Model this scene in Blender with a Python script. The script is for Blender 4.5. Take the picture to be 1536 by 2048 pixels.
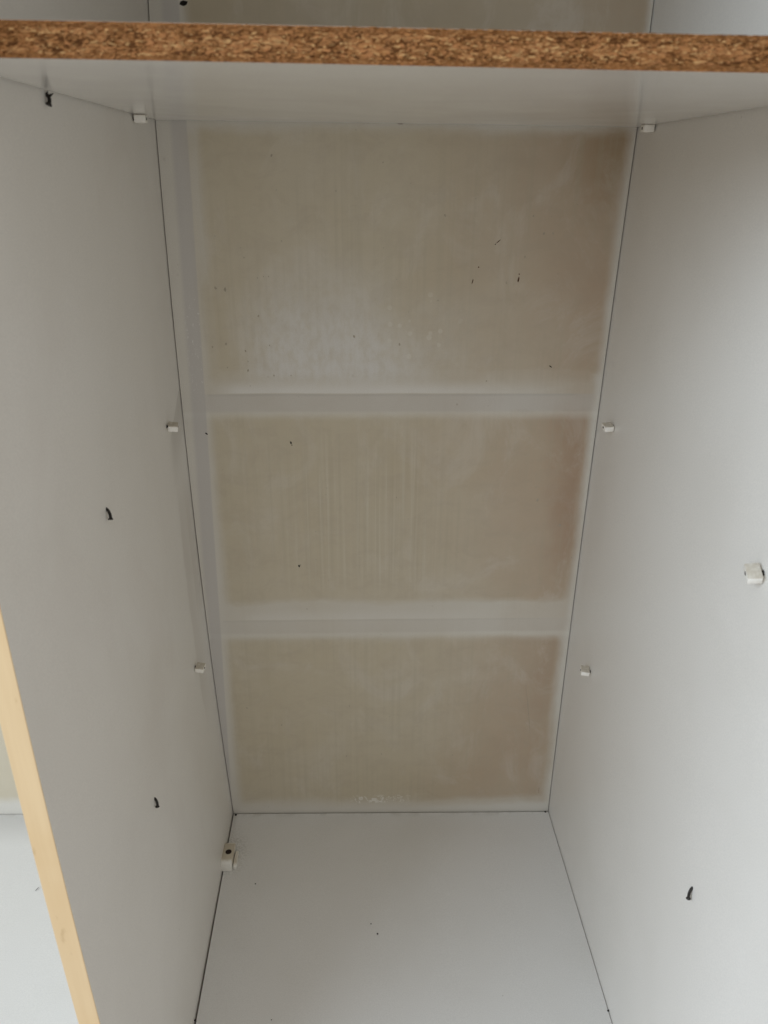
import bpy, bmesh, math, random
from mathutils import Vector, Matrix, noise
for o in list(bpy.data.objects): bpy.data.objects.remove(o)
C = bpy.context.scene.collection
S = bpy.context.scene
rnd = random.Random(7)

# ------------------------------------------------------------------ camera
cd = bpy.data.cameras.new('camera'); cam = bpy.data.objects.new('camera', cd); C.objects.link(cam)
cam.location = (0.20141, -0.89859, 0.89916)
cam.rotation_mode = 'XYZ'
cam.rotation_euler = (1.15733544, -0.00637668, -0.02845195)
cd.sensor_fit = 'VERTICAL'; cd.sensor_height = 36; cd.sensor_width = 27
cd.lens = 1529.77 / 2048 * 36
cd.clip_start = 0.02; cd.clip_end = 50
cd.dof.use_dof = True; cd.dof.focus_distance = 1.02; cd.dof.aperture_fstop = 12
S.camera = cam
# ------------------------------------------------------------------ light
w = bpy.data.worlds.new('World'); S.world = w; w.use_nodes = True
bg = w.node_tree.nodes['Background']
bg.inputs[0].default_value = (1.0, 0.968, 0.935, 1); bg.inputs[1].default_value = 0.635
def area(name, loc, target, sx, sy, power, col):
    l = bpy.data.lights.new(name, 'AREA'); l.shape = 'RECTANGLE'; l.size = sx; l.size_y = sy
    l.energy = power; l.color = col
    o = bpy.data.objects.new(name, l); C.objects.link(o); o.location = loc
    o.rotation_euler = (Vector(target) - Vector(loc)).to_track_quat('-Z', 'Y').to_euler()
    return o
area('window_light', (-2.35, -1.75, 1.9), (0.1, -0.3, 0.3), 3.2, 1.6, 97, (0.795, 0.93, 1.08))
S.view_settings.view_transform = 'Standard'; S.view_settings.look = 'None'
S.view_settings.exposure = 0.06; S.view_settings.gamma = 1
S.cycles.max_bounces = 10; S.cycles.diffuse_bounces = 8

# ------------------------------------------------------------------ geometry of the cabinet (metres)
H = 0.95126      # underside of the loose shelf
D = 0.50835      # depth of the divider
DS = 0.47067     # depth of the shelf
W = 0.48982
T = 0.016
TOP = 1.28
def bow(z):
    return 4 * z * (H - z) / H ** 2 if z < H else 4 * z * (H - z) / H ** 2 * 0.9
def wl(y, z): return -0.01208 * min(z / H, 1) - 0.00770 * bow(z) * (1 if z < H else 1.45) + 0.00577 * (-y / .5) if z < 1.1 else wl(y, 1.0999)
def wr(y, z): return W + 0.00648 * min(z / H, 1) - 0.00253 * bow(z) * (1 if z < H else .6) + 0.00201 * (-y / .5) if z < 1.1 else wr(y, 1.0999)
def zf(X): return -0.00620 * X / W
def zs(X, y): return H - 0.00264 * X / W - 0.00166 * (-y / .5)

# ------------------------------------------------------------------ node helpers
class V:
    def __init__(s, nt, sock): s.nt = nt; s.s = sock
    def _m(s, op, o, c=None, rev=False):
        n = s.nt.nodes.new('ShaderNodeMath'); n.operation = op
        a, b = (o, s) if rev else (s, o)
        for i, v in enumerate((a, b, c)):
            if v is None: continue
            if isinstance(v, V): s.nt.links.new(v.s, n.inputs[i])
            else: n.inputs[i].default_value = v
        return V(s.nt, n.outputs[0])
    def __add__(s, o): return s._m('ADD', o)
    __radd__ = __add__
    def __mul__(s, o): return s._m('MULTIPLY', o)
    __rmul__ = __mul__
    def __sub__(s, o): return s._m('SUBTRACT', o)
    def __rsub__(s, o): return s._m('SUBTRACT', o, rev=True)
    def __pow__(s, o): return s._m('POWER', o)
    def min(s, o): return s._m('MINIMUM', o)
    def max(s, o): return s._m('MAXIMUM', o)
    def abs(s): return s._m('ABSOLUTE', 0)
    def sm(s, a, b, lo=0., hi=1.):
        n = s.nt.nodes.new('ShaderNodeMapRange'); n.interpolation_type = 'SMOOTHSTEP'
        s.nt.links.new(s.s, n.inputs[0])
        if a > b: a, b, lo, hi = b, a, hi, lo
        for i, v in enumerate((a, b, lo, hi)): n.inputs[i + 1].default_value = v
        return V(s.nt, n.outputs[0])
class Mat:
    def __init__(s, name):
        s.m = bpy.data.materials.new(name); s.m.use_nodes = True; s.nt = s.m.node_tree
        s.b = s.nt.nodes['Principled BSDF']
        s.tc = s.nt.nodes.new('ShaderNodeTexCoord')
        sep = s.nt.nodes.new('ShaderNodeSeparateXYZ'); s.nt.links.new(s.tc.outputs['Object'], sep.inputs[0])
        s.x, s.y, s.z = (V(s.nt, sep.outputs[i]) for i in range(3))
    def noise(s, sc=(1, 1, 1), scale=1., detail=4., rough=.55, dist=0., off=(0, 0, 0)):
        mp = s.nt.nodes.new('ShaderNodeMapping'); mp.inputs['Scale'].default_value = sc; mp.inputs['Location'].default_value = off
        s.nt.links.new(s.tc.outputs['Object'], mp.inputs[0])
        n = s.nt.nodes.new('ShaderNodeTexNoise'); s.nt.links.new(mp.outputs[0], n.inputs['Vector'])
        n.inputs['Scale'].default_value = scale; n.inputs['Detail'].default_value = detail
        n.inputs['Roughness'].default_value = rough; n.inputs['Distortion'].default_value = dist
        return V(s.nt, n.outputs['Fac'])
    def voro(s, sc, scale, off=(0, 0, 0), rand=1.):
        mp = s.nt.nodes.new('ShaderNodeMapping'); mp.inputs['Scale'].default_value = sc; mp.inputs['Location'].default_value = off
        s.nt.links.new(s.tc.outputs['Object'], mp.inputs[0])
        n = s.nt.nodes.new('ShaderNodeTexVoronoi'); s.nt.links.new(mp.outputs[0], n.inputs['Vector'])
        n.inputs['Scale'].default_value = scale; n.inputs['Randomness'].default_value = rand
        sep = s.nt.nodes.new('ShaderNodeSeparateColor'); s.nt.links.new(n.outputs['Color'], sep.inputs[0])
        return V(s.nt, n.outputs['Distance']), V(s.nt, sep.outputs[0])
    def mix(s, f, a, b):
        n = s.nt.nodes.new('ShaderNodeMix'); n.data_type = 'RGBA'
        if isinstance(f, V): s.nt.links.new(f.s, n.inputs[0])
        else: n.inputs[0].default_value = f
        for i, v in ((6, a), (7, b)):
            if isinstance(v, tuple): n.inputs[i].default_value = (*v, 1)
            else: s.nt.links.new(v, n.inputs[i])
        return n.outputs[2]
    def base(s, c):
        if isinstance(c, tuple): s.b.inputs['Base Color'].default_value = (*c, 1)
        else: s.nt.links.new(c, s.b.inputs['Base Color'])
    def rough(s, r):
        if isinstance(r, V): s.nt.links.new(r.s, s.b.inputs['Roughness'])
        else: s.b.inputs['Roughness'].default_value = r
    def spec(s, v): s.b.inputs['Specular IOR Level'].default_value = v
    def bump(s, h, strength=.2, dist=.001):
        n = s.nt.nodes.new('ShaderNodeBump'); n.inputs['Strength'].default_value = strength; n.inputs['Distance'].default_value = dist
        s.nt.links.new(h.s, n.inputs['Height']); s.nt.links.new(n.outputs[0], s.b.inputs['Normal'])
def box(mt, x0, x1, z0, z1, ex, ez, wx=None, wz=None):
    X = mt.x if wx is None else mt.x + wx
    Z = mt.z if wz is None else mt.z + wz
    return X.sm(x0 - ex, x0 + ex) * X.sm(x1 + ex, x1 - ex) * Z.sm(z0 - ez, z0 + ez) * Z.sm(z1 + ez, z1 - ez)

# ------------------------------------------------------------------ materials
def melamine(name, col=(0.755, 0.730, 0.680), dirt=(0.55, 0.52, 0.45), rough=.36, extra=None):
    m = Mat(name)
    big = m.noise((1, 1, 1), 5, 4, .6).sm(.42, .75)
    fine = m.noise((1, 1, 1), 900, 2, .6).sm(.3, .7)
    c = m.mix(big * .16, col, dirt)
    c = m.mix(fine * .20, c, (.45, .44, .42))
    # rare small specks
    d, r = m.voro((1, 1, 1), 38)
    sp = d.sm(.045, .03) * r.sm(.86, .87)
    c = m.mix(sp * .35, c, (.3, .27, .22))
    if extra: c = extra(m, c)
    m.base(c)
    m.rough(m.noise((1, 1, 1), 6, 3, .5).sm(.3, .8, rough - .03, rough + .06)); m.spec(.45)
    return m.m
def divider_dirt(m, c):
    # old grime line where a shelf touched the panel, run marks below it, wavy tide marks near the back edge
    wz = m.noise((1, 1, 1), 22, 4, .6) * .020 - .010
    wy = m.noise((1, 1, .7), 9, 4, .65, off=(3, 1, 0)) * .060 - .030
    yy = m.y + wy * .35
    # smear that falls away from the back joint to the middle peg
    d = (m.z - .668) - m.y * .62 + wz * .5
    s1 = d.sm(.004, -.001) * d.sm(-.075, -.012) * m.y.sm(-.085, -.050) * m.y.sm(.002, -.004)
    c = m.mix(s1 * .42, c, (.38, .35, .30))
    # tide mark in the lower half
    e = m.y + .075 + wy
    t = e.sm(-.003, .004) * e.sm(.070, .006) * (m.z + wz).sm(.20, .30) * (m.z + wz).sm(.60, .50)
    c = m.mix(t * .26, c, (.42, .37, .31))
    t2 = (yy + .035).sm(-.003, .003) * (m.z + wz * 2).sm(.34, .42) * (m.z + wz * 2).sm(.58, .50)
    c = m.mix(t2 * .22, c, (.42, .37, .31))
    g = m.y.sm(-.16, 0) * m.noise((1, 1, .5), 9, 4).sm(.4, .65)
    c = m.mix(g * .13, c, (.50, .43, .34))
    cl = m.noise((1, 1, .8), 6, 5, .65, .5, off=(0, 4, 1)).sm(.46, .7)
    c = m.mix(cl * .12, c, (.52, .45, .40))
    low = m.z.sm(.05, 0) * m.y.sm(-.16, -.02)
    return m.mix(low * .2, c, (.4, .37, .3))
def floor_dirt(m, c):
    wn = m.noise((1, 1, 1), 60, 4)
    dx = m.x - .008; dy = m.y + .075
    r = (dx * dx + dy * dy * .35) ** .5
    f = (r + wn * .02).sm(.045, .012) * m.noise((1, 1, 1), 330, 3).sm(.40, .62)
    c = m.mix(f * .42, c, (.27, .24, .19))
    cx = (m.x + m.noise((1, 1, 1), 90, 3) * .004).sm(.014, .001) * m.y.sm(-.07, 0)
    c = m.mix(cx * .35, c, (.25, .22, .17))
    # dust along the left joint and the back joint
    j = m.y.sm(-.012, -.001) * m.noise((1, 1, 1), 40, 3).sm(.45, .7)
    return m.mix(j * .35, c, (.3, .27, .2))
M_white = melamine('white_melamine')
M_divider = melamine('white_melamine_divider', extra=divider_dirt)
M_floor = melamine('white_melamine_floor', col=(.735, .726, .700), extra=floor_dirt, rough=.34)
M_shelf = melamine('white_melamine_shelf', col=(.75, .726, .680), rough=.17)

def board_mat(bay=0):
    m = Mat('stained_white_hardboard')
    clean = (.635, .607, .545)
    wx = m.noise((1, 1, .35), 13, 6, .7) * .022 - .011
    wz = m.noise((.45, 1, 1), 12, 6, .7) * .030 - .015
    big = m.noise((1, 1, 1), 4.5, 5, .6)
    if bay == 0:
        # right-hand edge of the stains leans with the panel
        z1 = box(m, .0300, .4850, .684, .9450, .008, .009, wx, wz)
        z1b = box(m, .0215, .4815, .668, .80, .009, .022, wx, wz)
        z1 = z1.max(z1b * .8)
        z2 = box(m, .0185, .4795, .371, .6345, .009, .009, wx, wz)
        z3 = box(m, .0130, .4775, .021, .3160, .009, .013, wx, wz)
        up = box(m, .030, .4900, .985, 1.6, .006, .01, wx, wz)
        film = box(m, .0150, .4830, .012, .940, .007, .008, wx, wz) * (big.sm(.35, .65, .16, .42) + m.x.sm(.38, .47) * .15)
        st = z1.max(z2).max(z3).max(up).max(film)
    else:
        st = box(m, -1.48, -.035, .034, .60, .006, .009, wx, wz).max(box(m, -1.48, -.035, .64, 1.6, .006, .009, wx, wz))
    c = m.mix(st * big.sm(.2, .75, .70, 1.), clean, (.535, .468, .338))
    # brown, damp-looking discolouration that grows to the right
    if bay == 0:
        br = (m.x + (big - .5) * .22).sm(.22, .50)
        br = br * (m.noise((1, 1, 1), 11, 5, .65).sm(.25, .7, .72, 1.))
        c = m.mix(br * st * .68, c, (.400, .262, .175))
        corner = (m.x + wx * 2).sm(.40, .485) * (m.z + wz * 2).sm(.84, .945) * z1
        c = m.mix(corner * .62, c, (.27, .165, .06))
        right2 = (m.x + wx * 3 + (big - .5) * .06).sm(.425, .478) * z2 * m.z.sm(.36, .50)
        c = m.mix(right2 * .48, c, (.32, .180, .105))
        right3 = (m.x + wx * 3 + (big - .5) * .06).sm(.41, .475) * z3 * (m.z).sm(.10, .27)
        c = m.mix(right3 * .25, c, (.32, .205, .13))
        # upper bay: darker, browner tone
        c = m.mix(up * .40, c, (.36, .29, .19))
        # mottled film, brushed streaks and cloudy wipes over all the stains
        cl = m.noise((1, 1, 1.6), 26, 6, .7, .6, off=(1, 0, 5)).sm(.42, .68)
        c = m.mix(cl * st * .24, c, (.40, .33, .25))
        cl2 = m.noise((1.5, 1, 1), 9, 6, .7, .8, off=(7, 0, 2)).sm(.48, .70)
        c = m.mix(cl2 * st * .32, c, (.66, .62, .555))
        sk = m.noise((170, 1, 1.6), 1, 4, .65, off=(5, 0, 3)).sm(.42, .68)
        c = m.mix(sk * st * m.noise((1, 1, 1), 7, 3, .5, off=(2, 0, 8)).sm(.34, .60) * .30, c, (.42, .375, .27))
        hz = m.noise((2.5, 1, 60), 1, 4, .6, off=(0, 0, 1)).sm(.5, .72)
        c = m.mix(hz * st * .08, c, (.45, .39, .30))
        # wiped, paler patch in the upper zone, with drip edges
        drip = m.noise((95, 1, 4.5), 1, 4, .6)
        patch = (m.x + drip * .03).sm(.050, .125) * (m.x + (big - .5) * .22).sm(.37, .20) * m.z.sm(.655, .69) * (m.z + drip * .04 + m.x * .15 + (big - .5) * .15).sm(.880, .74)
        rough_n = m.noise((1, 1, .6), 110, 5, .65).sm(.32, .62)
        c = m.mix(patch * (rough_n * .34 + drip.sm(.35, .6) * .14 + .42), c, (.700, .690, .665))
        # drip runs through the middle zone
        runs = m.noise((150, 1, 2.2), 1, 3, .6, off=(3, 0, 0)).sm(.50, .66)
        fall = (m.x).sm(.08, .14) * m.x.sm(.33, .25) * (m.z + drip * .07).sm(.395, .46) * m.z.sm(.64, .54)
        c = m.mix(runs * fall * .30, c, (.68, .66, .58))
        runs2 = m.noise((120, 1, 2.), 1, 3, .6, off=(9, 0, 2)).sm(.50, .68)
        c = m.mix(runs2 * fall * .34, c, (.42, .36, .25))
        # greyish prints of the two shelves that used to stand here
        wob = m.noise((1, 1, 1), 7, 2) * .0022
        for (a, b, xa, xb, k) in ((.6375, .6605, .012, .4835, .30), (.3235, .3455, .006, .481, .13)):
            zz = m.z + wob
            g = zz.sm(a - .003, a + .004) * zz.sm(b + .0007, b - .0010) * m.x.sm(xa, xa + .003) * m.x.sm(xb + .004, xb - .004)
            c = m.mix(g * k, c, (.50, .485, .49))
            ln = zz.sm(b - .0038, b - .0008) * zz.sm(b + .0009, b - .0006) * m.x.sm(xa + .004, xa + .008) * m.x.sm(xb - .012, xb - .03) * m.noise((1, 1, 1), 25, 3).sm(.3, .6, .5, 1.)
            c = m.mix(ln * k * .9, c, (.33, .31, .28))
            halo = zz.sm(b + .020, b + .001) * zz.sm(b, b + .002) * m.x.sm(.02, .06) * m.x.sm(.45, .25)
            c = m.mix(halo * k * 1.9, c, (.80, .795, .775))
            hb = zz.sm(a - .012, a - .002) * zz.sm(a + .003, a - .001)
            c = m.mix(hb * .25, c, (.76, .755, .70))
        # tall grey band along the left edge; its right side leans to the joint at the bottom
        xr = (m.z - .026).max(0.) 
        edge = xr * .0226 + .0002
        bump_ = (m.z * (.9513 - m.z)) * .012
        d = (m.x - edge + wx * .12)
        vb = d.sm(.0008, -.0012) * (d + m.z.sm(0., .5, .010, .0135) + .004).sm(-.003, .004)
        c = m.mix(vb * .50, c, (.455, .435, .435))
        # rubbed-off white flecks on that band
        fl = m.noise((1, 1, .5), 420, 3, .6).sm(.60, .66) * vb * m.z.sm(.64, .68) * m.z.sm(.80, .74)
        c = m.mix(fl * .5, c, (.85, .85, .83))
        # pale droplet marks
        dd, rr = m.voro((1, 1, 1), 85, rand=1.)
        dr = dd.sm(.30, .22) * rr.sm(.80, .82) * (m.x).sm(.20, .25) * m.x.sm(.34, .29) * m.z.sm(.68, .71) * m.z.sm(.80, .76)
        c = m.mix(dr * .30, c, (.75, .73, .66))
        # chalky residue on the bottom edge
        ch = m.noise((1, 1, 1), 120, 4, .6, 1.2).sm(.52, .60) * m.x.sm(.17, .20) * m.x.sm(.285, .25) * m.z.sm(.014, .018) * m.z.sm(.034, .026)
        c = m.mix(ch * .6, c, (.85, .84, .80))
        # faint smudges
        d1, r1 = m.voro((1, 1, .8), 30, off=(2, 0, 1))
        sm_ = (d1 + m.noise((1, 1, 1), 200, 2) * .1).sm(.12, .05) * r1.sm(.5, .52)
        c = m.mix(sm_ * .22, c, (.35, .31, .25))
    d2, r2 = m.voro((1, 1, 1), 70, off=(5, 0, 1))
    c = m.mix(d2.sm(.07, .03) * r2.sm(.72, .74) * .45, c, (.30, .27, .22))
    c = m.mix(m.noise((1, 1, 1), 750, 2, .7).sm(.3, .7) * .17, c, (.40, .37, .30))
    m.base(c)
    m.rough(m.noise((1, 1, .6), 40, 5, .6).sm(.3, .75, .34, .50)); m.spec(.45)
    m.bump(m.noise((1, 1, 1), 500, 3, .6) + m.noise((1, 1, 1), 3, 1) * 4, .10, .0006)
    return m.m
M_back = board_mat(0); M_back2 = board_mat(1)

def simple(name, col, rough=.5, var=.15, sc=60, spec=.4, metal=0):
    m = Mat(name); n = m.noise((1, 1, 1), sc, 4, .6)
    m.base(m.mix(n.sm(.35, .7), col, tuple(c * (1 - var) for c in col))); m.rough(rough); m.spec(spec)
    m.b.inputs['Metallic'].default_value = metal
    m.bump(n, .15, .0003)
    return m.m
def band_mat():
    m = Mat('tan_edge_band')
    g = m.noise((1, 1, .05), 160, 4, .6); b = m.noise((1, 1, 1), 8, 4)
    c = m.mix(g.sm(.35, .65) * .35, (.745, .565, .335), (.66, .48, .27))
    c = m.mix(b.sm(.45, .7) * .3, c, (.64, .43, .20))
    c = m.mix(m.noise((1, 1, .4), 70, 4).sm(.63, .72) * .35, c, (.42, .28, .13))
    m.base(c); m.rough(.5); m.spec(.35); return m.m
M_band = band_mat()
M_gap = simple('dark_joint_dust', (.10, .085, .06), .9, .4, 80, .1)
M_block = simple('ivory_plastic', (.80, .77, .70), .38, .10, 90)
def peg_mat():
    m = Mat('soiled_ivory_plastic')
    n = m.noise((1, 1, 1), 260, 3, .6)
    up = m.z.sm(.0022, .0034)
    c = m.mix(n.sm(.45, .7) * .25, (.88, .855, .79), (.62, .57, .48))
    c = m.mix(up * n.sm(.2, .6, .6, 1.) * .7, c, (.40, .345, .25))
    m.base(c); m.rough(.45); return m.m
M_peg = peg_mat()
def block_mat():
    m = Mat('yellowed_ivory_plastic'); n = m.noise((1, 1, 1), 150, 4, .6)
    up = (m.y + n * .004).sm(-.0135, -.0085) * (m.z + m.y * -.1).sm(.006, .011)
    c = m.mix(n.sm(.4, .7) * .2, (.78, .76, .70), (.6, .56, .47))
    c = m.mix(up * .75, c, (.50, .43, .31))
    m.base(c); m.rough(.36); return m.m
M_block = block_mat()
M_nail = simple('blackened_steel_nail', (.030, .026, .022), .45, .5, 300, .5, .6)
M_crumb = simple('black_crumb', (.02, .017, .014), .8, .3, 400, .2)
M_rust = simple('rusty_brown_chip', (.11, .050, .025), .8, .3, 300, .2)
M_grime = simple('grey_brown_grime', (.42, .37, .29), .6, .2, 300, .3)
def chip_core():
    m = Mat('chipboard_core')
    a = m.noise((1, 1, 3.2), 170, 5, .65); b = m.noise((1, 1, 2.), 420, 3, .6, off=(4, 1, 1))
    c = m.mix(a.sm(.35, .65), (.31, .138, .046), (.14, .052, .014))
    c = m.mix(b.sm(.5, .7) * .6, c, (.42, .24, .10))
    m.base(c); m.rough(.85); m.spec(.15); m.bump(a, .5, .001); return m.m
M_core = chip_core()
CHIPS = [simple('wood_flake', c, .8, .25, 350, .15) for c in
         [(.37, .170, .060), (.45, .232, .092), (.53, .310, .130), (.26, .118, .038), (.125, .048, .013), (.40, .180, .068), (.34, .160, .060)]]

# ------------------------------------------------------------------ object helpers
def link(name, bm, mats, parent=None, smooth=False, origin=None):
    me = bpy.data.meshes.new(name)
    if origin is not None: bmesh.ops.translate(bm, verts=bm.verts, vec=-Vector(origin))
    bmesh.ops.recalc_face_normals(bm, faces=bm.faces)
    bm.to_mesh(me); bm.free()
    for m in (mats if isinstance(mats, list) else [mats]): me.materials.append(m)
    if smooth:
        for p in me.polygons: p.use_smooth = True
    o = bpy.data.objects.new(name, me); C.objects.link(o)
    if origin is not None: o.location = origin
    if parent: o.parent = parent
    return o
def empty(name, loc=(0, 0, 0)):
    o = bpy.data.objects.new(name, None); o.location = loc; C.objects.link(o); o.empty_display_size = .05; return o
def tag(o, label, cat, group=None):
    o['label'] = label; o['category'] = cat
    if group: o['group'] = group
def solid(fn, nu, nv, bm=None, bevel=0):
    """closed slab: fn(side, u, v) -> point, side 0/1"""
    bm = bm or bmesh.new()
    g = [[[bm.verts.new(fn(s, i / nu, j / nv)) for j in range(nv + 1)] for i in range(nu + 1)] for s in (0, 1)]
    for s in (0, 1):
        for i in range(nu):
            for j in range(nv):
                bm.faces.new([g[s][i][j], g[s][i + 1][j], g[s][i + 1][j + 1], g[s][i][j + 1]])
    for i in range(nu):
        for j in (0, nv): bm.faces.new([g[0][i][j], g[0][i + 1][j], g[1][i + 1][j], g[1][i][j]])
    for j in range(nv):
        for i in (0, nu): bm.faces.new([g[0][i][j], g[0][i][j + 1], g[1][i][j + 1], g[1][i][j]])
    return bm
def bevel_sharp(bm, r, seg=1, ang=50):
    bmesh.ops.recalc_face_normals(bm, faces=bm.faces)
    es = [e for e in bm.edges if len(e.link_faces) == 2 and e.calc_face_angle() > math.radians(ang)]
    bmesh.ops.bevel(bm, geom=es, offset=r, segments=seg, affect='EDGES', profile=.5)
    return bm
def cyl(bm, p, q, r0, r1, n=10, cap=True):
    p, q = Vector(p), Vector(q); d = (q - p).normalized(); a = d.orthogonal().normalized(); b = d.cross(a)
    R = [[bm.verts.new(c + (a * math.cos(t) + b * math.sin(t)) * r) for t in [2 * math.pi * k / n for k in range(n)]] for c, r in ((p, r0), (q, r1))]
    for k in range(n): bm.faces.new([R[0][k], R[0][(k + 1) % n], R[1][(k + 1) % n], R[1][k]])
    if cap: bm.faces.new(R[0]); bm.faces.new(R[1])
def tube(bm, pts, rs, n=10):
    rings = []
    for i, p in enumerate(pts):
        p = Vector(p); a = Vector(pts[max(i - 1, 0)]); b = Vector(pts[min(i + 1, len(pts) - 1)]); d = (b - a).normalized()
        u = d.cross(Vector((.3, .2, .93))).normalized(); v = d.cross(u)
        rings.append([bm.verts.new(p + (u * math.cos(t) + v * math.sin(t)) * rs[i]) for t in [2 * math.pi * k / n for k in range(n)]])
    for a, b in zip(rings, rings[1:]):
        for k in range(n): bm.faces.new([a[k], a[(k + 1) % n], b[(k + 1) % n], b[k]])
    bm.faces.new(rings[0]); bm.faces.new(rings[-1])

# ------------------------------------------------------------------ the cabinet
cab = empty('wardrobe_cabinet', (0, 0, 0))
tag(cab, 'open white melamine wardrobe carcass with stained back panel and tan edge banding', 'wardrobe')
YB = 0.006          # panels run past the front face of the back panel
# divider between the two bays
def f(s, u, v):
    y = YB - u * (D + YB - .0008); z = -.016 + v * (TOP + .016)
    return (wl(min(y, 0), max(z, 0)) - s * T, y, z)
o = link('divider_panel', bevel_sharp(solid(f, 6, 40), .0004), M_divider, cab, True)
def shade(o, ang=30):
    for p in o.data.polygons: p.use_smooth = True
    try: o.data.set_sharp_from_angle(angle=math.radians(ang))
    except Exception: pass
shade(o)
def f(s, u, v):
    z = -.016 + v * (TOP + .016); x = wl(-D, max(z, 0)) + .0001 - u * (T + .0002)
    return (x, -D - s * .0009 + .0008 , z)
o = link('edge_band', bevel_sharp(solid(f, 1, 40), .0002), M_band, o, False); o['label'] = 'tan edge banding on the front edge of the divider'
# right-hand side panel
def f(s, u, v):
    y = YB - u * (D + YB + .06); z = -.016 + v * (TOP + .016)
    return (wr(min(y, 0), max(z, 0)) + s * T, y, z)
shade(link('side_panel', bevel_sharp(solid(f, 6, 40), .0004), M_white, cab))
def slab(name, x0, x1, y0, y1, z0, z1, m, parent=None, bev=.0004):
    return link(name, bevel_sharp(solid(lambda s, u, v: (x0 + u * (x1 - x0), y0 + v * (y1 - y0), z0 + s * (z1 - z0)), 1, 1), bev), m, parent)
XL = -1.5
slab('side_panel', XL - T, XL, YB, -D, -.016, TOP, M_white, cab)  # unseen far panel, added and placed for the light in the left bay
slab('shading_top', XL - T, W + .026, YB, -D, TOP + .0005, TOP + .0165, M_white, cab)  # unseen top, kept low to shade the upper bay
# base panels: a hair-wide open joint is left against every panel
def fl(s, u, v):
    y = -.0019 - v * (D - .0028)
    x0, x1 = wl(y, 0) + .0013 + .0008 * v, wr(y, 0) - .0007
    x = x0 + (x1 - x0) * u
    return (x, y, zf(x) - s * T)
link('base_panel', bevel_sharp(solid(fl, 8, 8), .0005), M_floor, cab)
def fl2(s, u, v):
    y = -.0011 - v * (D - .002)
    x = XL + .0008 + (-T - .001 + wl(y, 0) - XL - .001) * u
    return (x, y, .0015 - .0126 * x - s * T)
link('base_panel', bevel_sharp(solid(fl2, 4, 4), .0005), M_floor, cab)
# back panels
def bk(s, u, v):
    z = -.014 + v * (TOP + .012)
    x0, x1 = wl(0, max(z, 0)) + .0009, wr(0, max(z, 0)) - .0010
    return (x0 + (x1 - x0) * u, s * .003, z)
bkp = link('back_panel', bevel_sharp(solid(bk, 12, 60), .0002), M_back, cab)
def bk2(s, u, v):
    z = -.010 + v * (TOP + .008)
    x0, x1 = XL + .001, wl(0, max(z, 0)) - T - .001
    return (x0 + (x1 - x0) * u, s * .003, z)
bkp2 = link('back_panel', bevel_sharp(solid(bk2, 4, 40), .0002), M_back2, cab)
slab('rear_light_block', XL - T, W + .03, YB + .0005, YB + .004, -.05, TOP + .016, M_gap, cab)  # unseen backing added so no light leaks through the open joints
slab('base_light_block', XL - T, W + .03, YB, -D + .02, -.075, -.0265, M_gap, cab)  # unseen slab added below the base to keep light out of its joints
# ------------------------------------------------------------------ the loose shelf
sh = empty('shelf', (W / 2, -DS / 2, H))
tag(sh, 'white laminated shelf board with raw brown chipboard front edge, resting on pegs', 'shelf')
def f(s, u, v):
    y = -.0009 - v * (DS - .0019)
    x0 = wl(y, H) + .0020; x1 = wr(y, H) - .0016
    x = x0 + (x1 - x0) * u
    wv = 0.0004 * math.sin(x * 9 + 1)
    return (x, y + (0.0007 * noise.noise(Vector((x * 9, 0, 0))) if v < .01 and s == 0 else 0), zs(x, y) + s * T + wv * v)
def relink(o, p):
    o.parent = p; o.matrix_parent_inverse = Matrix.Translation(-p.location)
bd = link('board', bevel_sharp(solid(f, 24, 8), .00008), M_shelf); relink(bd, sh)
for p in bd.data.polygons:
    pass
bd.data.materials.append(M_core)
for p in bd.data.polygons:
    if p.center.y < -DS + .0012 and abs(p.normal.y) > .8: p.material_index = 1
# flakes of the raw edge
bm = bmesh.new()
x0, x1 = wl(-DS, H) + .001, wr(-DS, H) - .001
fr = random.Random(3)
def flake(x, z, L, Wd, ang, y, th, mi):
    ca, sa = math.cos(ang), math.sin(ang)
    n = fr.choice((5, 6, 7)); ring = []
    for k in range(n):
        t = 2 * math.pi * k / n + fr.uniform(-.25, .25)
        a, b = L / 2 * math.cos(t) * fr.uniform(.8, 1.1), Wd / 2 * math.sin(t) * fr.uniform(.75, 1.1)
        ring.append((x + a * ca - b * sa, z + a * sa + b * ca))
    zl, zh = zs(x, -DS) + .0001 , zs(x, -DS) + T - .00002
    wv = 0.0004 * math.sin(x * 9 + 1)
    ring = [(a, min(max(b, zl + wv), zh + wv)) for a, b in ring]
    fa = [bm.verts.new((a, y, b)) for a, b in ring]
    tilt = fr.uniform(-.25, .25)
    fb = [bm.verts.new((x + (a - x) * .86, y - th * (1 + tilt * (b - z) / max(Wd, 1e-4)), z + (b - z) * .86)) for a, b in ring]
    fs = [bm.faces.new(fb)] + [bm.faces.new([fa[k], fa[(k + 1) % n], fb[(k + 1) % n], fb[k]]) for k in range(n)]
    for q in fs: q.material_index = mi
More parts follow.
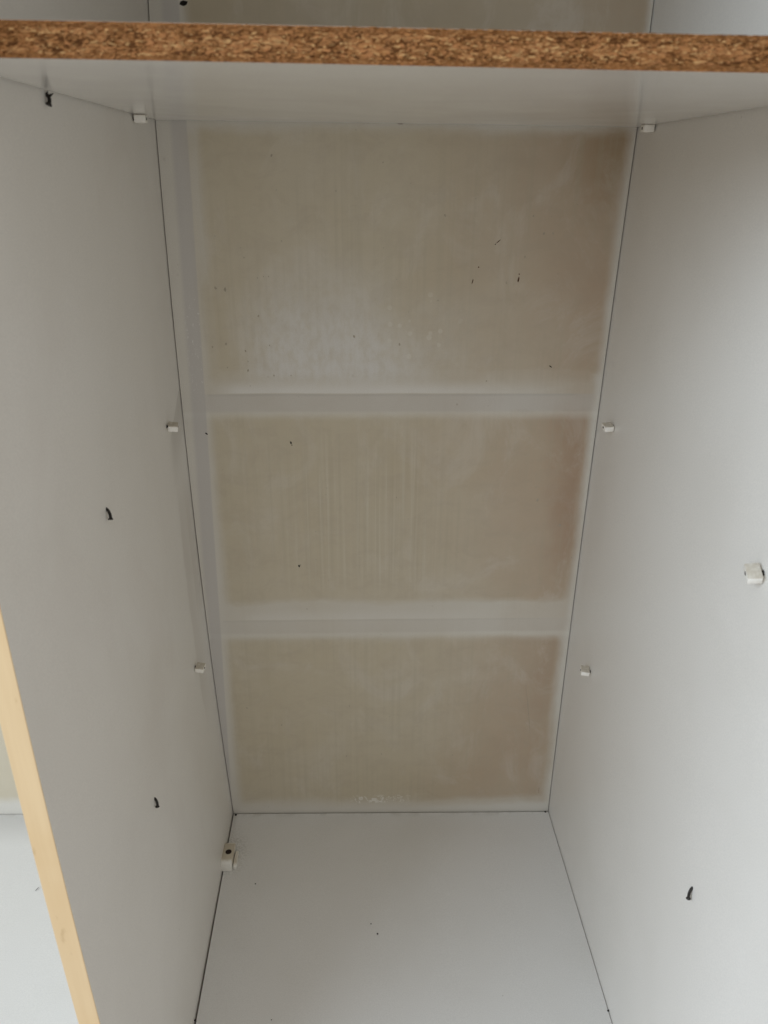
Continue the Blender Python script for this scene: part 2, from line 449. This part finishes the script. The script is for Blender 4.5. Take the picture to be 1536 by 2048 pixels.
for k in range(7600):
    x = fr.uniform(x0 + .002, x1 - .002); v = fr.random(); zc = zs(x, -DS) + v * T
    surf = min(v, 1 - v) < .17
    if surf:
        L = fr.uniform(.0010, .0035); Wd = fr.uniform(.0003, .0008); mi = fr.choice((0, 0, 5, 6, 0, 3, 1)); ang = fr.gauss(0, .12)
    else:
        big = fr.random() < .16
        L = fr.uniform(.0036, .0070) if big else fr.uniform(.0012, .0034); Wd = fr.uniform(.0007, .0014) * (1 if big else .9)
        ang = fr.gauss(0, .13); 
        clump = noise.noise(Vector((x * 60, v * 3, 2)))
        mi = fr.choice((0, 0, 5, 6, 3, 4, 3, 4, 4, 2)) if clump < .05 else fr.choice((0, 0, 1, 2, 5, 6, 5, 1))
    flake(x, zc, L, Wd, ang, -DS + .0009, fr.uniform(.0002, .0008), mi)
fk = link('wood_flakes', bm, CHIPS); relink(fk, sh); fk['kind'] = 'stuff'

# ------------------------------------------------------------------ shelf pegs: a nail in the panel with a plastic block pushed over it
def make_peg(side):
    r = empty('shelf_peg')
    bm = bmesh.new(); cyl(bm, (-.010 * side, 0, 0), (.0028 * side, 0, 0), .0012, .0012, 10)
    cyl(bm, (-.0002 * side, 0, 0), (.0003 * side, 0, 0), .0021, .0019, 12)
    link('nail', bm, M_nail, r, True)
    a, b, c = .0104, .0120, .0068
    bm = solid(lambda s, u, v: (side * (.0016 + a * s), -b / 2 + b * u, -c / 2 + c * v), 1, 1)
    bevel_sharp(bm, .0006, 2)
    # nail-tip hole on the inner end
    blk = link('plastic_block', bm, M_peg, r, False); shade(blk)
    bm = bmesh.new(); cyl(bm, (side * (.0016 + a - .0012), .0004, 0), (side * (.0016 + a + .00015), .0004, 0), .0015, .0014, 12)
    link('nail_tip', bm, M_crumb, blk, True)
    return r
def copy_tree(o, parent=None):
    c = o.copy(); C.objects.link(c); c.parent = parent
    for ch in list(o.children): copy_tree(ch, c)
    return c
GP = 'white plastic shelf pegs nailed to the panels'
pegs = [  # side(+1 left wall), y, z, rot x, rot y, rot z, scale, label
    (1, -.0867, .9472, 0, 0, 3, 'small white peg right under the shelf at the left rear corner'),
    (1, -.0794, .6443, 10, 6, 10, 'white peg on the left divider, in the middle of its height near the back joint'),
    (1, -.0877, .3312, 8, 4, -6, 'lowest white peg on the left divider, low down near the back joint'),
    (-1, -.0495, .9449, 0, 0, 0, 'small white peg right under the shelf at the right rear corner'),
    (-1, -.0574, .6362, 10, -4, 6, 'white peg with dirty brown top on the right panel, mid height by the back joint'),
    (-1, -.0978, .3248, 10, 4, -8, 'lowest white peg on the right panel, near the back joint'),
    (-1, -.4137, .6361, 28, -10, -12, 'large-looking white peg cocked on its nail near the front edge of the right panel')]
protos = {}
for (sd, y, z, rx, ry, rz, lab) in pegs:
    if sd not in protos: protos[sd] = p = make_peg(sd)
    else: p = copy_tree(protos[sd])
    p.location = (wl(y, z) if sd > 0 else wr(y, z), y, z)
    p.rotation_euler = tuple(math.radians(a) for a in (rx, ry, rz))
    tag(p, lab, 'shelf peg', GP)
    if y < -.4: p.scale = (1.0, 1.12, 1.15)

# ------------------------------------------------------------------ bare bent nails
GN = 'bare dark nails sticking out of the panels'
nails = [
    (1, -.3114, .9480, (.0020, -.003, -.0062), 'dark bent nail with splinters right under the shelf on the left divider'),
    (1, -.3084, .6447, (.0034, -.003, -.0084), 'bare dark nail drooping from the left divider at half height'),
    (1, -.3072, .3288, (.0027, -.003, -.0083), 'lowest bare dark nail on the left divider'),
    (-1, -.4209, .3254, (.0032, -.003, -.0098), 'only bare dark nail on the right panel, low and near the front')]
for i, (sd, y, z, tip, lab) in enumerate(nails):
    b = Vector((wl(y, z) if sd > 0 else wr(y, z), y, z))
    t = Vector((sd * tip[0], tip[1], tip[2]))
    r = empty('bent_nail', b)
    bm = bmesh.new()
    out = Vector((sd * .0030, 0, .0012)) * (.8 if i == 0 else .6)
    pts = [Vector((-sd * .003, 0, .0002))] + [t * (k / 7) + out * (4 * (k / 7) * (1 - k / 7)) * .55 for k in range(8)]
    tube(bm, pts, [.0009, .00105] + [.00125] * 6 + [.0011], 12)
    link('shank', bm, M_nail, r, True)
    bm = bmesh.new(); d = (pts[-1] - pts[-2]).normalized()
    tube(bm, [pts[-1] - d * .0014, pts[-1] - d * .0004, pts[-1] + d * .0002, pts[-1] + d * .0005], [.0012, .0019, .0022, .0020], 14)
    shade(link('head', bm, M_nail, r), 40)
    if i == 0:
        bm = bmesh.new(); q = Vector((.001, -.001, -.001))
        tube(bm, [q, q + Vector((.0022, -.0005, .0002)), q + Vector((.0050, -.001, .0016))], [.0007, .0009, .0001], 6)
        tube(bm, [q, q + Vector((.0006, -.001, .0018)), q + Vector((.0016, -.0015, .0030))], [.0009, .0006, .0001], 6)
        link('splinter', bm, M_nail, r)
    tag(r, lab, 'nail', GN)

# ------------------------------------------------------------------ corner fitting in the floor joint
cf = empty('corner_fitting', (0.0004, -.0905, 0))
tag(cf, 'ivory plastic corner fitting with dark screw, on the floor against the left divider', 'fitting')
def prism(prof, x0, x1, bev, seg=2):
    bm = bmesh.new()
    A = [bm.verts.new((x0, y, z)) for y, z in prof]; B = [bm.verts.new((x1, y, z)) for y, z in prof]
    n = len(prof); bm.faces.new(A); bm.faces.new(B)
    for k in range(n): bm.faces.new([A[k], A[(k + 1) % n], B[(k + 1) % n], B[k]])
    return bevel_sharp(bm, bev, seg, 25)
prof = [(.0225, .0002), (.0225, .0090), (.019, .0135), (-.0120, .0172), (-.0165, .0158), (-.0180, .0120), (-.0185, .0002)]
body = link('body', prism(prof, -.0004, .0150, .0012), M_block, cf); shade(body)
bm = bmesh.new(); cyl(bm, (.0080, .0015, .0140), (.0080, .0015, .01600), .0042, .0042, 24)
scr = link('screw', bm, simple('dark_screw', (.025, .012, .01), .5, .4, 300, .4, .3), body); scr.location.z += .0003
bm = bmesh.new(); cyl(bm, (.0080, .0015, .0140), (.0080, .0015, .01612), .0052, .0048, 24)
link('screw_collar', bm, simple('soiled_collar', (.50, .44, .34), .5, .3, 200), body)
prof = [(.012, .0002), (.012, .0065), (.008, .0088), (-.010, .0088), (-.0145, .0060), (-.0150, .0002)]
lobe = link('side_lug', prism(prof, .0160, .0208, .0009), M_block, cf); shade(lobe)
lobe['label'] = 'rounded side lug behind a dark slot'
bm = bevel_sharp(solid(lambda s, u, v: (.0148 + .0014 * s, -.012 + .022 * u, .0002 + .0052 * v), 1, 1), .0003)
link('web', bm, M_gap, cf)
bm = bevel_sharp(solid(lambda s, u, v: (.001 + .011 * s, .0224 + .0065 * u, .0002 + .0042 * v), 1, 1), .0010, 2)
link('tongue', bm, M_block, cf)

# ------------------------------------------------------------------ crumbs, flecks and grime
def lump(rx, ry, rz, seed, ico=1):
    bm = bmesh.new(); bmesh.ops.create_icosphere(bm, subdivisions=ico, radius=1)
    for v in bm.verts:
        k = 1 + .35 * noise.noise(v.co * 1.7 + Vector((seed, 0, 0))); v.co = Vector((v.co.x * rx * k, v.co.y * ry * k, v.co.z * rz * k))
    return bm
crumbs = [(.0507, -.1298, .0011, 'tiny black crumb on the floor nearest the ivory corner fitting'),
          (.2101, -.1940, .0009, 'smaller and rearmost of the two black crumbs mid floor'),
          (.2184, -.2086, .0012, 'larger and frontmost of the two black crumbs mid floor'),
          (.0926, -.3173, .0008, 'faint dark crumb at the front of the floor, left of centre'),
          (.0040, -.3165, .0016, 'dark crumb in the front of the left floor joint'),
          (.4900, -.3132, .0014, 'dark crumb in the front of the right floor joint'),
          (.0050, -.0045, .0020, 'dark clump of dust in the left rear floor corner'),
          (.4840, -.0030, .0017, 'dark clump of dust in the right rear floor corner')]
for i, (x, y, r, lab) in enumerate(crumbs):
    o = link('crumb', lump(r, r * .9, r * .6, i * 3.1), M_crumb); o.location = (x, y, zf(x) + r * .4)
    tag(o, lab, 'crumb', 'dark crumbs on the cabinet floor')
flecks = [  # x, z, width, height, angle, material
    (.1145, .5985, .0011, .0020, 8, 0), (.1155, .5955, .0007, .0008, 0, 0), (.0122, .6105, .0022, .0009, -35, 0),
    (.1178, .4276, .0012, .0020, 25, 0), (.1192, .4290, .0014, .0005, 15, 0),
    (.3807, .7925, .0010, .0032, -8, 1), (.3811, .7985, .0007, .0009, 0, 1), (.4269, .6929, .0022, .0007, -35, 0),
    (.3284, .7905, .0006, .0030, -12, 1), (.3345, .8060, .0008, .0008, 0, 1), (.3552, .8335, .0034, .0005, 40, 1), (.3518, .8305, .0007, .0007, 0, 0),
    (.0280, 1.0546, .0042, .0026, 0, 0), (.2440, .9500, .0040, .0006, 0, 1)]
for i, (x, z, a, b, ang, mi) in enumerate(flecks):
    o = link('fleck', lump(a, .0004, b, i * 2.3), [M_crumb, M_rust][mi], bkp); o.location = (x, -.0002, z); o.rotation_euler = (0, math.radians(-ang), 0)
# soft grey grime spots on the back panel
px = [(543, 311, 4), (766, 325, 2.5), (672, 382, 2.5), (563, 482, 2.5), (488, 515, 3), (527, 553, 2), (537, 553, 2), (515, 556, 2.5), (431, 576, 5), (450, 579, 6),
      (517, 632, 3.5), (452, 688, 4), (425, 694, 4), (491, 702, 4), (496, 723, 3), (496, 741, 4), (455, 735, 2.5), (539, 691, 2.5), (548, 751, 3), (536, 754, 2), (582, 751, 2.5),
      (708, 673, 4), (799, 689, 4.5), (890, 431, 4), (1067, 432, 3), (1088, 467, 3.5), (1106, 467, 3.5), (1050, 514, 4), (1013, 566, 4), (876, 601, 2.5), (973, 762, 3), (914, 809, 3),
      (563, 1450, 3.5), (494, 1416, 3.5), (699, 1412, 3), (888, 1424, 2.5), (763, 1508, 3.5), (693, 1512, 3.5), (905, 1510, 3), (793, 995, 3), (445, 940, 2), (614, 1218, 3), (1075, 1000, 6), (1120, 1050, 5), (1143, 1115, 3)]
R3 = cam.rotation_euler.to_matrix()
def on_back(u, v):   # measured once on the photograph, turned into panel coordinates
    d = R3 @ Vector(((u - 768) / 1529.77, -(v - 1024) / 1529.77, -1)); t = -cam.location.y / d.y; p = cam.location + d * t; return p.x, p.z
bm = bmesh.new()
for i, (u, v, r) in enumerate(px):
    x, z = on_back(u, v); r = r * .00034; n = 12
    el = rnd.uniform(.6, 1.); an = rnd.uniform(-.6, .6) + math.pi / 2
    vs = []
    for k in range(n):
        t = 2 * math.pi * k / n; q = r * (1 + .3 * noise.noise(Vector((math.cos(t), math.sin(t), i * 1.7))))
        a, b = q * 1.25 * math.cos(t), q * el * math.sin(t)
        vs.append((x + a * math.cos(an) - b * math.sin(an), z + a * math.sin(an) + b * math.cos(an)))
    A = [bm.verts.new((a, -.0003 + .0004, b)) for a, b in vs]; B = [bm.verts.new((x + (a - x) * .8, -.00012, z + (b - z) * .8)) for a, b in vs]
    bm.faces.new(B)
    for k in range(n): bm.faces.new([A[k], A[(k + 1) % n], B[(k + 1) % n], B[k]])
g = link('grime_spots', bm, M_grime, bkp); g['kind'] = 'stuff'
# thin scratches
def scratch(pts, wd, m):
    bm = bmesh.new(); P = [Vector((a, -.0001, b)) for a, b in (on_back(*q) for q in pts)]
    tube(bm, P, [wd * .4] + [wd] * (len(P) - 2) + [wd * .3], 5)
    link('scratch', bm, m, bkp)
scratch([(1051, 1368), (1054, 1395), (1057, 1425), (1061, 1475)], .00022, M_grime)
scratch([(711, 1590), (714, 1600), (717, 1612)], .0002, M_grime)
scratch([(1078, 1575), (1077, 1586)], .0003, M_rust)
# stray hair-like splinter in the left bay
bm = bmesh.new()
tube(bm, [(-.2460, -.139, .0056), (-.2446, -.1367, .0062), (-.2436, -.1335, .0058)], [.0003, .0004, .0002], 6)
o = link('splinter', bm, M_crumb); tag(o, 'thin dark splinter on the bright floor of the left bay', 'splinter')
